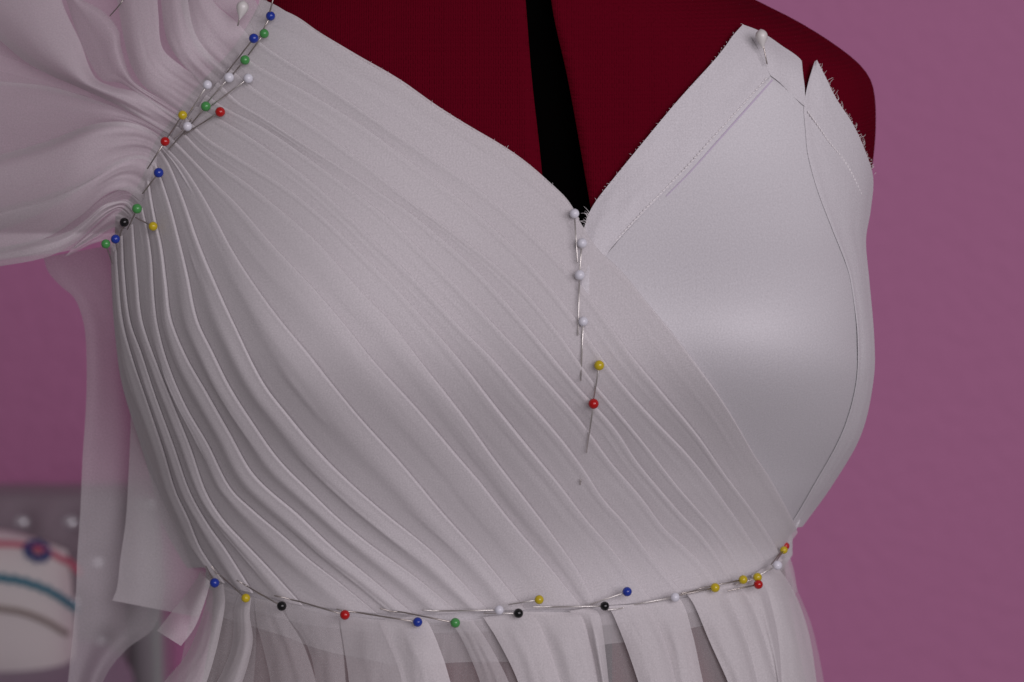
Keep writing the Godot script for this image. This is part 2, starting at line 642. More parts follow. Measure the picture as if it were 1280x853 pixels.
func pleat_edges():
	var raw := [
		[328, 4, 345, 10, 370, 25, 397, 43, 440, 70, 500, 105, 545, 137, 590, 165, 640, 195, 680, 228, 705, 252, 722, 278, 745, 314, 775, 342, 807, 380, 850, 430, 887, 477, 912, 515, 940, 565, 957, 592, 982, 640, 990, 662],
		[318, 48, 338, 64, 405, 107, 480, 160, 542, 202, 600, 242, 660, 293, 720, 355, 760, 407, 785, 440, 820, 480, 870, 540, 905, 592, 937, 637, 960, 678, 968, 700],
		[304, 70, 326, 86, 392, 122, 455, 162, 505, 200, 562, 243, 617, 290, 668, 340, 715, 397, 755, 452, 787, 490, 815, 520, 862, 570, 907, 632, 945, 695, 950, 712],
		[290, 88, 322, 115, 380, 152, 445, 200, 507, 252, 600, 320, 650, 362, 695, 415, 737, 472, 765, 505, 800, 547, 842, 602, 870, 635, 895, 667, 926, 722],
		[276, 106, 300, 130, 330, 149, 372, 177, 430, 215, 482, 250, 520, 277, 595, 342, 650, 400, 717, 477, 765, 530, 795, 575, 842, 632, 875, 670, 909, 727],
		[262, 122, 285, 138, 330, 162, 380, 197, 450, 250, 487, 280, 520, 312, 572, 362, 635, 425, 680, 472, 722, 520, 762, 575, 800, 620, 825, 655, 860, 690, 894, 732],
		[250, 136, 300, 165, 350, 200, 400, 240, 467, 305, 530, 365, 575, 410, 615, 447, 655, 492, 700, 545, 727, 582, 750, 618, 782, 655, 815, 700, 850, 744],
		[236, 150, 262, 175, 300, 200, 357, 237, 400, 272, 460, 330, 495, 365, 535, 407, 575, 450, 625, 512, 672, 570, 700, 605, 730, 645, 760, 681, 811, 752],
		[226, 161, 260, 196, 310, 232, 362, 275, 400, 310, 450, 367, 485, 402, 520, 445, 575, 512, 617, 570, 655, 620, 692, 670, 720, 712, 743, 758],
		[216, 173, 247, 205, 270, 230, 300, 260, 345, 312, 390, 360, 425, 400, 462, 445, 520, 507, 570, 565, 600, 600, 635, 645, 680, 700, 726, 760],
		[208, 183, 230, 207, 250, 237, 270, 272, 290, 310, 315, 350, 350, 398, 387, 442, 417, 480, 450, 520, 500, 575, 550, 635, 600, 692, 655, 762],
		[204, 190, 215, 208, 232, 250, 250, 302, 270, 350, 295, 405, 330, 475, 360, 515, 402, 565, 442, 605, 482, 640, 542, 690, 610, 764],
		[196, 200, 204, 222, 217, 262, 227, 300, 238, 345, 250, 400, 270, 442, 290, 482, 317, 525, 350, 572, 392, 615, 425, 647, 465, 680, 520, 721, 573, 766],
		[190, 225, 193, 248, 198, 275, 206, 310, 212, 355, 218, 400, 237, 447, 260, 487, 287, 535, 320, 592, 375, 642, 417, 682, 462, 720, 517, 768],
		[182, 262, 188, 290, 193, 325, 196, 372, 200, 405, 212, 450, 235, 505, 262, 552, 290, 607, 320, 637, 355, 667, 385, 695, 425, 727, 472, 767],
		[170, 282, 172, 310, 175, 345, 181, 400, 200, 455, 220, 505, 240, 555, 260, 612, 280, 645, 307, 675, 335, 705, 380, 756],
		[157, 296, 159, 340, 166, 400, 180, 440, 197, 492, 220, 555, 240, 612, 262, 652, 285, 685, 319, 740],
		[149, 303, 151, 340, 157, 400, 170, 450, 187, 500, 207, 560, 222, 610, 238, 645, 255, 685, 284, 727],
		[141, 308, 143, 350, 147, 400, 157, 470, 175, 530, 203, 610, 220, 650, 240, 682, 258, 709],
	]
	for a in raw:
		edges.append(curve(a, 120))

# fold height in metres at the gather, in the middle and at the waist, and where its crest lies across the pleat
func fold_of(i: int) -> Array:
	if i == 0:
		return [0.0009, 0.0012, 0.0014, 0.04]
	if i < 4:
		return [0.0014, 0.0019, 0.0020, 0.05]
	if i < 8:
		return [0.0014, 0.0021, 0.0022, 0.06]
	if i < 10:
		return [0.0014, 0.0023, 0.0023, 0.08]
	if i == 10:
		return [0.0010, 0.0024, 0.0023, 0.08]
	if i < 14:
		return [0.0010, 0.0023, 0.0022, 0.07]
	return [0.0009, 0.0018, 0.0018, 0.08]

func pleat_sheet(i: int) -> ArrayMesh:
	var a: PackedVector2Array = edges[i]
	var b: PackedVector2Array = edges[i + 1]
	var k := fold_of(i)
	var g := []
	var wob := FastNoiseLite.new()
	wob.seed = 40 + i
	wob.frequency = 0.9
	var crumple := FastNoiseLite.new()
	crumple.seed = 7
	crumple.frequency = 0.05
	for s in a.size():
		var t := s / float(a.size() - 1)
		var w := maxf(a[s].distance_to(b[s]), 1.0)
		var h: float = lerpf(k[0], k[1], smoothstep(0.0, 0.45, t)) if t < 0.5 else lerpf(k[1], k[2], smoothstep(0.5, 1.0, t))
		h *= 1.0 + 0.2 * wob.get_noise_1d(t * 3.0)
		h = minf(h, w / 2800.0 * 0.75)
		var crest: float = clampf(k[3] * (1.0 + 0.25 * wob.get_noise_1d(t * 2.5 + 50.0)), 0.02, 0.5)
		var fall: float = 1.0 + 0.35 * wob.get_noise_1d(t * 1.5 + 30.0)
		var tuck := clampf((4.0 + 2.5 * wob.get_noise_1d(t * 3.0 + 70.0)) / w, 0.02, 0.4)
		var split: float = 0.5 + 0.22 * wob.get_noise_1d(t * 0.8 + 10.0)
		var second := clampf(wob.get_noise_1d(t * 2.0 + 90.0) * 3.0, 0.0, 1.0) * (0.0006 if i >= 10 else 0.00016)
		var lift := 0.0016
		var row := []
		# tucked start under the fold, round its rolled lip, then down across the pleat and under the next one
		row.append(on_body(lerpf(a[s].x, b[s].x, tuck), lerpf(a[s].y, b[s].y, tuck), lift - 0.0004))
		row.append(on_body(lerpf(a[s].x, b[s].x, tuck * 0.4), lerpf(a[s].y, b[s].y, tuck * 0.4), lift - 0.0002))
		var peak: float = 0.32 + 0.1 * wob.get_noise_1d(t * 2.0 + 130.0)
		var roll: float = smoothstep(0.12, 0.4, t) * (0.9 if i >= 11 else 0.7 if i == 10 else 0.35 if i >= 8 else 0.0)
		var lip: float = h * lerpf(1.0, 0.42 + 0.68 * exp(-pow(peak / 0.24, 2)), roll)
		var outward := (a[s] - b[s]) / w * minf(lip * 0.5, 0.0006) * 2800.0
		for j in range(0, 6):
			var ang := PI * (j / 6.0 - 0.5)
			var q := a[s] + outward * cos(ang)
			row.append(on_body(q.x, q.y, lift - 0.0002 + (lip + 0.0002) * (0.5 + 0.5 * sin(ang))))
		for j in range(0, 23):
			var f := pow(j / 22.0, 1.4)
			var y: float
			y = lerpf(pow(1.0 - f, fall) + crest * 1.2 * sin(PI * minf(f / 0.25, 1.0)), 0.42 * (1.0 - f) + 0.68 * exp(-pow((f - peak) / 0.24, 2)) * (1.0 - pow(f, 6.0)), roll)
			var q := a[s].lerp(b[s], f)
			row.append(on_body(q.x, q.y, lift - 0.0004 * f * f * f + h * y + second * exp(-pow((f - split) / 0.05, 2)) + 0.00013 * crumple.get_noise_2d(f * w * 0.9 + i * 90.0, t * 60.0)))
		var e := a[s].lerp(b[s], 1.0 + minf(0.12, 3.0 / w))
		row.append(on_body(e.x, e.y, lift - 0.0011))
		g.append(row)
	return sheet(g)

# a plain patch on the figure between two curves; height(t along, f across) in metres
func patch(ca: Array, cb: Array, n: int, m: int, height: Callable, skirt := false, stop := false) -> ArrayMesh:
	var a := curve(ca, n)
	var b := curve(cb, n)
	var g := []
	for i in n + 1:
		var row := []
		for j in m + 1:
			var f := j / float(m)
			var q := a[i].lerp(b[i], f)
			row.append(on_body(q.x, q.y, height.call(i / float(n), f), skirt))
		g.append(row)
	return sheet(g)

# a free-hanging or billowing piece; depth(u, v, t, f) in metres in front of the middle plane
func drape(ca: Array, cb: Array, n: int, m: int, depth: Callable) -> ArrayMesh:
	var a := curve(ca, n)
	var b := curve(cb, n)
	var g := []
	for i in n + 1:
		var row := []
		for j in m + 1:
			var f := j / float(m)
			var q := a[i].lerp(b[i], f)
			row.append(at(q.x, q.y, depth.call(q.x, q.y, i / float(n), f)))
		g.append(row)
	return sheet(g)

func fray(where: Array, lean_: Vector2, count: int, length: float, h: float) -> ArrayMesh:
	var st := SurfaceTool.new()
	st.begin(Mesh.PRIMITIVE_TRIANGLES)
	var c := curve(where, count)
	var first := 0
	for i in c.size():
		var l := length * pow(rng.randf(), 2.0) + 1.5
		var d := (lean_ + Vector2(rng.randf_range(-0.5, 0.5), rng.randf_range(-0.5, 0.5))).normalized()
		var p := c[i] + Vector2(rng.randf_range(-2, 2), rng.randf_range(-2, 2)) - d * 1.5
		var bend := Vector2(rng.randf_range(-0.4, 0.4), rng.randf_range(-0.4, 0.4))
		var pts := PackedVector3Array()
		for k in 4:
			var q := p + (d + bend * (k / 3.0)) * l * k / 3.0
			pts.append(on_body(q.x, q.y, h + 0.0006 * sin(k)))
		first = add_sheet(st, tube_grid(pts, 0.00009, 0.00006, 4, false), true, first)
	st.generate_normals()
	return st.commit()

func stitches(line: Array, gap: float, h: float, tilt: float) -> ArrayMesh:
	var st := SurfaceTool.new()
	st.begin(Mesh.PRIMITIVE_TRIANGLES)
	var total := 0.0
	var p := pairs(line)
	for i in p.size() - 1:
		total += p[i].distance_to(p[i + 1])
	var n := int(total / gap)
	var c := curve(line, n)
	var first := 0
	for i in n:
		var d := (c[i + 1] - c[i]).normalized().rotated(tilt)
		var pts := PackedVector3Array()
		for k in 4:
			var q := c[i] + d * gap * 0.62 * (k / 3.0)
			pts.append(on_body(q.x, q.y, h + 0.00012 * sin(PI * k / 3.0)))
		first = add_sheet(st, tube_grid(pts, 0.0003, 0.0003, 5), true, first)
	st.generate_normals()
	return st.commit()

func gown():
	var o := thing("gown", "unfinished white wedding gown of pleated chiffon over satin pinned on the form", "gown", Vector3(0, 0.9, 0))
	var off := -o.position
	satin(o, off)
	# ---- pleated overlay
	pleat_edges()
	var pl := part("pleated_bodice", o)
	pl.set_meta("label", "chiffon bodice overlay in diagonal pleats")
	var under := []
	for i in 101:
		var row := []
		var a: Vector2 = edges[0][i * 120 / 100]
		var b: Vector2 = edges[edges.size() - 1][i * 120 / 100]
		for j in 61:
			var q := a.lerp(b, j / 60.0 * (1.012 + 0.02 * smoothstep(60.0, 100.0, i)))
			row.append(on_body(q.x, q.y, 0.0002))
		under.append(row)
	for extra in [6.0, 14.0, 24.0]:
		var row := []
		for j in 61:
			var q: Vector2 = edges[0][120].lerp(edges[edges.size() - 1][120], j / 60.0)
			var w := waist(q.x)
			row.append(on_body(q.x, w + extra, 0.0003))
		if extra == 6.0:
			for step in range(1, 13):
				var row0 := []
				for j in 61:
					var q: Vector2 = edges[0][120].lerp(edges[edges.size() - 1][120], j / 60.0)
					row0.append(on_body(q.x, lerpf(q.y, waist(q.x), step / 12.0), 0.0002))
				under.append(row0)
		under.append(row)
	obj("underlayer", sheet(under), M.underlayer, pl, off)
	for i in edges.size() - 1:
		obj("pleat", pleat_sheet(i), M.chiffon_edge if i == 0 else M.chiffon, pl, off)
	# the raw second layer along the neckline
	var raw := patch([338, 8, 372, 22, 400, 41, 442, 66, 502, 101, 547, 133, 592, 161, 643, 192, 683, 225, 708, 249, 724, 275], [332, 30, 372, 42, 397, 58, 440, 86, 500, 121, 545, 151, 590, 180, 636, 210, 672, 240, 700, 266, 716, 290], 80, 4, func(t, f): return 0.0010 + 0.0003 * sin(t * 40.0))
	var rl := obj("raw_neck_edge", raw, M.sheer_dense, pl, off)
	rl = obj("fray", fray([395, 41, 440, 68, 500, 102, 545, 134, 590, 162, 640, 192, 680, 225, 705, 249], Vector2(0.5, -0.8), 120, 3.0, 0.0012), M.thread, pl, off)
	rl.set_meta("kind", "stuff")
	# ---- lower ends of the overlay hanging past the waist pins
	var tail := patch([262, 714, 284, 732, 319, 744, 380, 760, 430, 770, 517, 776, 573, 776, 655, 768, 726, 764, 811, 756, 850, 748, 894, 737, 950, 718, 978, 692], [268, 765, 290, 775, 322, 783, 350, 793, 386, 806, 419, 817, 450, 822, 500, 832, 580, 828, 680, 825, 756, 806, 780, 803, 868, 784, 884, 782, 950, 770, 990, 740], 110, 8, func(t, f): return 0.0022 + 0.0012 * sin(t * 70.0 + f * 2.0))
	obj("bodice_hem_allowance", tail, M.sheer, o, off)
	skirt(o, off)
	sleeve(o, off)
	side_drapes(o, off)

func waist(u: float) -> float:
	return table(PackedFloat32Array([240, 700, 258, 709, 284, 727, 319, 740, 380, 756, 472, 767, 573, 767, 655, 763, 743, 759, 850, 745, 909, 728, 950, 712, 968, 700, 990, 670]), u)

func satin(o: Node3D, off: Vector3):
	var lining := part("satin_bodice", o)
	lining.set_meta("label", "shiny satin bodice cup showing at the wearer's bare side")
	var right := [962, 96, 990, 114, 1009, 134, 1012, 165, 1017, 195, 1030, 240, 1048, 288, 1066, 338, 1073, 375, 1077, 425, 1074, 480, 1057, 540, 1019, 610, 990, 655, 975, 700]
	var left := [960, 97, 930, 130, 895, 170, 860, 210, 830, 240, 800, 272, 770, 305, 748, 335, 735, 380, 740, 440, 770, 520, 810, 590, 850, 650, 880, 690, 900, 730]
	var pucker := FastNoiseLite.new()
	pucker.seed = 12
	pucker.frequency = 0.035
	var cup := patch(left, right, 110, 60, func(t, f): return 0.0004 + 0.0004 * sin(f * PI) + 0.0004 + 0.0005 * pucker.get_noise_2d(f * 60.0, t * 90.0) * sin(f * 9.0 + t * 26.0) * smoothstep(0.75, 0.98, f) * smoothstep(0.3, 0.45, t) * (1 - smoothstep(0.55, 0.7, t)))
	obj("cup", cup, M.satin, lining, off)
	# seam allowance folded up along the neckline
	var band := patch([927, 33, 915, 46, 905, 60, 893, 75, 850, 122, 820, 158, 790, 195, 765, 226, 745, 252, 735, 270, 729, 292, 724, 330, 722, 380], [962, 95, 943, 116, 930, 130, 895, 170, 860, 210, 830, 241, 800, 272, 776, 298, 758, 320, 745, 345, 738, 375, 735, 400, 735, 420], 90, 16, func(t, f): return 0.0009 + 0.0011 * pow(sin(clampf(f * 1.08, 0, 1) * PI), 1.3) * (0.55 + 0.45 * sin(t * 9.0 + 1.0)) + 0.0004 * (1 - f) + 0.0003 * f + 0.0006 * pucker.get_noise_2d(f * 40.0 + 400.0, t * 110.0))
	obj("neck_allowance", band, M.satin_back, lining, off)
	var tab := patch([927, 33, 950, 43, 975, 58, 999, 77, 1000, 88], [962, 96, 972, 104, 985, 116, 1000, 131, 1004, 134], 30, 12, func(t, f): return 0.0009 + 0.0011 * pow(sin(clampf(f * 1.08, 0, 1) * PI), 1.3) * (0.93 - 0.3 * t) + 0.0003 + 0.0003 * sin(t * 8.0))
	obj("shoulder_allowance", tab, M.satin_back, lining, off)
	# the turned-out side panel, cut from the notch down to the waist
	var inner := [1016, 79, 1008, 105, 1003, 133, 1005, 165, 1008, 195, 1020, 240, 1038, 288, 1057, 338, 1064, 375, 1069, 425, 1067, 480, 1050, 540, 1012, 610, 984, 658]
	var outer := [1017, 79, 1028, 100, 1040, 124, 1060, 155, 1075, 188, 1085, 222, 1082, 262, 1076, 300, 1080, 350, 1086, 420, 1086, 470, 1071, 540, 1036, 602, 998, 655]
	var side := patch(inner, outer, 120, 20, func(t, f): return 0.0010 + 0.0014 * sin(clampf(f, 0, 1) * PI * 0.55) + 0.0004 * exp(-pow((f - 0.05) / 0.05, 2)) + 0.0004 * pucker.get_noise_2d(f * 50.0 + 200.0, t * 110.0) * sin(f * PI))
	var sp := obj("side_panel", side, M.satin_back, lining, off)
	sp.set_meta("label", "duller turned-out satin strip along the armhole side")
	var turn := drape([1001, 640, 1000, 652, 995, 664], [992, 646, 991, 656, 989, 668], 8, 4, func(u, v, t, f): return lean(v) + 0.022 + 0.003 * sin(t * 3.0))
	obj("side_tag", turn, M.satin_back, lining, off)
	var s := obj("stitching", stitches([957, 99, 930, 129, 895, 168, 860, 208, 830, 239, 800, 270, 768, 305], 5.6, 0.0014, 0.3), M.thread, lining, off)
	s.set_meta("kind", "stuff")
	s = obj("stitching", stitches([1006, 140, 1020, 160, 1032, 178, 1048, 198, 1060, 218, 1072, 245], 4.6, 0.0021, 0.2), M.thread, lining, off)
	s.set_meta("kind", "stuff")
	obj("chalk_line", patch([963, 100, 932, 135, 897, 175, 862, 215, 832, 246], [964.6, 101.4, 933.6, 136.4, 898.4, 176.2, 863.2, 216, 833, 246.8], 50, 1, func(t, f): return 0.00125), M.chalk, lining, off)
	s = obj("fray", fray([1018, 82, 1030, 103, 1042, 126, 1060, 153, 1076, 186, 1086, 215], Vector2(0.45, -1.0), 80, 8.0, 0.002), M.thread, lining, off)
	s.set_meta("kind", "stuff")
	s = obj("fray", fray([735, 268, 731, 282, 728, 296], Vector2(-0.6, -0.5), 34, 9.0, 0.0022), M.thread, lining, off)
	s.set_meta("kind", "stuff")
	s = obj("fray", fray([926, 34, 905, 58, 885, 84, 850, 121, 790, 194, 745, 251], Vector2(-0.6, -0.6), 60, 1.5, 0.0012), M.thread, lining, off)
	s.set_meta("kind", "stuff")

func skirt(o: Node3D, off: Vector3):
	var sk := part("skirt", o)
	sk.set_meta("label", "sheer gathered chiffon skirt hanging from the waist pins")
	# one thin layer all round, then the gathered folds over it
	var crease := FastNoiseLite.new()
	crease.seed = 8
	crease.frequency = 0.08
	var base := patch([250, 712, 284, 734, 319, 748, 380, 764, 430, 774, 517, 780, 573, 780, 655, 772, 726, 768, 811, 760, 850, 752, 894, 741, 950, 722, 984, 700], [205, 930, 260, 940, 320, 945, 390, 948, 440, 950, 530, 952, 590, 952, 660, 952, 730, 950, 815, 948, 860, 946, 910, 944, 985, 938, 1038, 930], 260, 24, func(t, f): return 0.0030 + 0.010 * f + 0.0014 * smoothstep(0.0, 0.2, f) * crease.get_noise_2d(t * 330.0, f * 14.0), true)
	obj("skirt_layer", base, M.sheer_thin, sk, off)
	var folds := [
		# left edge, right edge, how dense, height
		[[262, 735, 258, 752, 247, 787, 232, 820, 205, 853, 175, 900], [279, 730, 281, 755, 274, 796, 264, 835, 252, 870, 235, 920], "sheer", 0.006],
		[[300, 742, 293, 760, 290, 805, 280, 835, 266, 862, 240, 920], [314, 748, 312, 769, 316, 800, 310, 830, 300, 862, 285, 920], "sheer", 0.006],
		[[318, 748, 321, 780, 330, 815, 338, 853, 345, 920], [345, 752, 356, 769, 376, 800, 388, 830, 396, 858, 410, 920], "sheer_thin", 0.004],
		[[352, 752, 362, 775, 380, 800, 392, 835, 400, 920], [424, 768, 424, 782, 429, 816, 432, 853, 436, 920], "sheer_thin", 0.004],
		[[424, 770, 427, 790, 431, 816, 436, 853, 440, 920], [480, 776, 486, 790, 502, 830, 509, 856, 522, 920], "sheer", 0.0035],
		[[482, 776, 490, 795, 505, 830, 512, 856, 524, 920], [525, 770, 536, 780, 554, 823, 564, 856, 585, 920], "sheer_dense", 0.005],
		[[560, 775, 572, 790, 587, 820, 600, 853, 620, 920], [590, 775, 606, 797, 626, 832, 637, 856, 660, 920], "sheer", 0.004],
		[[604, 772, 620, 797, 640, 835, 650, 860, 668, 920], [660, 765, 673, 770, 688, 806, 704, 853, 725, 920], "sheer_dense", 0.004],
		[[662, 765, 676, 775, 692, 810, 706, 853, 727, 920], [716, 766, 730, 772, 744, 818, 751, 853, 765, 920], "sheer_dense", 0.005],
		[[720, 764, 734, 775, 747, 818, 754, 853, 768, 920], [736, 760, 748, 766, 755, 800, 761, 853, 770, 920], "sheer_dense", 0.006],
		[[760, 758, 767, 770, 784, 812, 798, 853, 820, 920], [806, 755, 823, 783, 838, 822, 846, 856, 860, 920], "sheer_dense", 0.006],
		[[812, 754, 828, 785, 842, 822, 850, 856, 864, 920], [836, 747, 851, 750, 865, 790, 879, 853, 896, 920], "sheer_dense", 0.005],
		[[858, 742, 868, 757, 887, 802, 910, 853, 935, 920], [905, 733, 920, 765, 936, 805, 949, 856, 962, 920], "sheer_dense", 0.006],
		[[908, 731, 924, 766, 940, 805, 952, 856, 966, 920], [920, 727, 938, 747, 957, 795, 976, 853, 992, 920], "sheer_dense", 0.005],
		[[924, 727, 941, 747, 960, 795, 978, 853, 995, 920], [944, 722, 958, 734, 970, 775, 976, 815, 978, 856, 980, 920], "sheer_dense", 0.005],
		[[948, 720, 961, 734, 972, 775, 978, 815, 980, 856, 984, 920], [960, 707, 972, 710, 995, 745, 1012, 795, 1021, 853, 1030, 920], "sheer_dense", 0.006],
	]
	for i in folds.size():
		var f: Array = folds[i]
		var high: float = f[3]
		if i in [5, 8, 9, 11, 13, 14, 15]:
			for q in range(0, f[0].size(), 2):
				f[0][q] -= 9
		var k := i * 1.7
		var mesh := patch(f[0], f[1], 44, 16, func(t, c): return 0.0046 + 0.0106 * t + (0.0004 if i % 2 == 0 else 0.0) + 0.75 * high * (0.25 + 0.75 * smoothstep(0.0, 0.3, t)) * pow(sin(PI * pow(c, 1.25)), 0.9) + 0.0014 * smoothstep(0.0, 0.2, t) * crease.get_noise_2d(c * 26.0 + k * 80.0, t * 12.0) * sin(c * PI), true)
		obj("skirt_fold", mesh, M[f[2]], sk, off)
	var wing := drape([984, 698, 996, 735, 1014, 780, 1026, 830, 1034, 880, 1040, 930], [960, 712, 972, 745, 985, 790, 994, 830, 1000, 880, 1004, 930], 40, 8, func(u, v, t, f): return lean(v) + 0.004 - 0.02 * (1 - f) + 0.02 * f)
	obj("skirt_back_layer", wing, M.sheer_thin, sk, off)
	# the short ruffle end beside the leftmost pin
	var ruf := drape([250, 716, 236, 738, 214, 766, 196, 789], [263, 728, 256, 752, 243, 785, 226, 808], 24, 8, func(u, v, t, f): return skirt_body(maxf(u, 232), v) + 0.010 + 0.005 * sin(f * PI) + 0.010 * t)
	var rr := obj("ruffle_end", ruf, M.sheer, sk, off)
	rr.set_meta("label", "short raw ruffle end beside the leftmost waist pin")
	var under := drape([270, 738, 255, 790, 235, 840, 215, 900], [316, 750, 320, 800, 316, 860, 310, 920], 24, 8, func(u, v, t, f): return skirt_body(maxf(u, 245), v) + 0.001)
	obj("skirt_lining", under, M.sheer_thin, sk, off)

var gather: PackedVector2Array

func gather_u(v: float) -> float:
	# the pinned shoulder line: how far right it lies at a height
	var t := PackedFloat32Array([-60, 372, 10, 335, 60, 305, 110, 258, 150, 228, 180, 206, 220, 192, 262, 168, 310, 140, 360, 118])
	return table(t, v)

func sleeve_depth(u: float, v: float) -> float:
	var g := gather_u(v)
	var vv := clampf(v, -60, 340)
	var base := body(clampf(g, 150, 380), vv) + 0.002
	var d := maxf(g - u, 0.0)
	return base + 0.022 * sin(minf(d / 110.0, 1.0) * PI / 2) - d * 0.00022

func sleeve(o: Node3D, off: Vector3):
	var sl := part("sleeve_drape", o)
	sl.set_meta("label", "sheer chiffon flutter sleeve gathered along the shoulder pins")
	var strips := [
		# upper edge, lower edge (both from the gather outwards), material, bulge, shift, where its crest lies
		[[336, 8, 328, -8, 318, -60], [306, 42, 290, 22, 262, -5, 240, -60], "sheer_thin", 0.002, 0.000, 0.5],
		[[312, 50, 300, 32, 264, -2, 242, -60], [284, 98, 252, 70, 236, 40, 224, -5, 218, -60], "sheer_dense", 0.005, 0.002, 0.35],
		[[290, 92, 262, 68, 244, 42, 236, 10, 228, -60], [256, 112, 222, 73, 208, 48, 201, 0, 199, -60], "sheer_dense", 0.006, 0.004, 0.55],
		[[262, 106, 226, 82, 203, 60, 198, 20, 193, -60], [232, 142, 200, 122, 180, 108, 165, 85, 156, 55, 146, 0, 136, -60], "sheer_dense", 0.008, 0.004, 0.6],
		[[236, 138, 182, 112, 166, 100, 158, 84, 151, 58, 148, 38, 128, 14, 92, -8, 60, -60], [224, 152, 172, 118, 150, 104, 128, 100, 108, 70, 86, 12, 66, -60], "sheer", 0.012, 0.001, 0.22],
		[[228, 148, 172, 116, 140, 108, 118, 96, 100, 52, 78, 4, 64, -60], [214, 166, 160, 139, 120, 119, 60, 93, 30, 76, 0, 51, -50, 10], "sheer_dense", 0.020, 0.002, 0.55],
		[[216, 164, 160, 134, 118, 112, 60, 84, 20, 56, -50, 0], [212, 172, 160, 142, 110, 127, 60, 114, 20, 108, -50, 104], "sheer_thin", -0.008, -0.004, 0.5],
		[[214, 168, 170, 146, 110, 122, 60, 108, 0, 102, -50, 98], [204, 182, 190, 170, 165, 160, 140, 158, 110, 164, 60, 184, 0, 201, -50, 210], "sheer", 0.012, 0.000, 0.4],
		[[208, 176, 190, 164, 165, 154, 140, 152, 110, 157, 60, 176, 0, 193, -50, 202], [194, 208, 182, 200, 164, 200, 145, 208, 122, 220, 98, 238, 60, 262, 0, 288, -50, 300], "sheer_dense", 0.018, 0.006, 0.2],
		[[196, 206, 180, 195, 160, 196, 140, 205, 112, 222, 80, 236, 40, 250, -50, 270], [178, 250, 160, 240, 145, 238, 128, 246, 100, 270, 60, 296, 0, 316, -50, 324], "sheer_dense", 0.014, 0.003, 0.16],
		[[184, 240, 165, 232, 150, 236, 130, 246, 108, 262, 80, 280, 40, 300, -50, 318], [174, 268, 158, 254, 140, 258, 118, 276, 92, 298, 60, 314, 0, 326, -50, 332], "sheer", -0.006, -0.004, 0.5],
		[[174, 264, 160, 252, 148, 251, 130, 256, 108, 274, 84, 290, 40, 302, -50, 318], [166, 274, 150, 262, 136, 267, 116, 284, 96, 302, 60, 321, 0, 333, -50, 340], "sheer_dense", 0.008, 0.006, 0.4],
		[[168, 268, 150, 262, 134, 270, 118, 284, 96, 304], [158, 292, 144, 284, 130, 288, 114, 298, 92, 312], "sheer", 0.004, 0.000, 0.4],
		[[158, 288, 144, 280, 130, 286, 112, 297, 92, 308], [142, 310, 130, 302, 118, 304, 104, 310, 80, 322], "sheer", 0.004, -0.003, 0.4],
	]
	var inner := drape([330, 22, 300, -30, 200, -120, 0, -200], [160, 276, 120, 296, 90, 312, 40, 320, -50, 326, -200, 330], 50, 30, func(u, v, t, f): return sleeve_depth(u, v) - 0.009 * smoothstep(0.0, 0.15, t) + 0.004 * sin(f * 14.0) * t)
	obj("inner_layer", inner, M.sleeve_dense, sl, off)
	var crease := FastNoiseLite.new()
	crease.seed = 31
	crease.frequency = 0.06
	for i in strips.size():
		var s: Array = strips[i]
		var bulge: float = s[3]
		var shift: float = s[4]
		var crest: float = s[5]
		var k := i * 2.1
		for e in 2:
			s[e][0] += 9 - 0.03 * s[e][1]
			s[e][1] += 5
		var mesh := drape(s[0], s[1], 60, 22, func(u, v, t, f): return sleeve_depth(u, v) + shift * smoothstep(0.0, 0.25, t) + 0.52 * bulge * smoothstep(0.0, 0.5, t) * (sin(PI / 2 * f / crest) if f < crest else cos(PI / 2 * (f - crest) / (1 - crest))) + (0.0012 - 0.0002 * t) * smoothstep(0.0, 0.15, t) * crease.get_noise_2d(f * 17.0 + k * 70.0, t * 9.0) + 0.0022 * smoothstep(0.0, 0.05, t) * (1.0 - smoothstep(0.08, 0.42, t)) * crease.get_noise_2d(f * 46.0 + k * 50.0, t * 7.0))
		obj("sleeve_fold", mesh, M[{"sheer_dense": "sleeve_dense", "sheer": "sleeve", "sheer_thin": "sheer_thin"}[s[2]]], sl, off)

func side_drapes(o: Node3D, off: Vector3):
	var sd := part("side_drape", o)
	sd.set_meta("label", "loose sheer chiffon hanging from the armhole")
	var outer := drape([54, 322, 60, 340, 76, 358, 92, 372, 101, 392, 106, 415, 108, 460, 107, 510, 103, 570, 100, 640, 96, 700, 95, 735, 92, 780, 87, 830, 80, 900], [146, 305, 160, 340, 168, 372, 174, 392, 178, 415, 184, 460, 190, 510, 196, 570, 200, 640, 204, 700, 206, 735, 192, 785, 158, 812, 132, 845, 112, 900], 90, 26, func(u, v, t, f): return lean(v) - 0.012 + 0.008 * sin(f * 4.0 + 0.6 + t) * smoothstep(0.05, 0.3, t) + 0.0012 * sin(f * 11.0 + t * 4.0))
	var a := obj("hanging_layer", outer, M.hanging, sd, off)
	a.set_meta("label", "long outer layer with a curved raw edge")
	var inner := drape([150, 400, 160, 450, 163, 520, 160, 600, 157, 650, 150, 700, 146, 735, 140, 751], [185, 400, 205, 480, 225, 560, 245, 630, 262, 690, 262, 720, 258, 745, 248, 772], 60, 20, func(u, v, t, f): return lean(v) + 0.004 + 0.012 * f + 0.003 * sin(f * 5.0 + 1.0) * t)
	a = obj("hanging_layer", inner, M.hanging_inner, sd, off)
	a.set_meta("label", "shorter denser layer beside the waist")

# ==================================================================== pins
var bead_mesh: SphereMesh

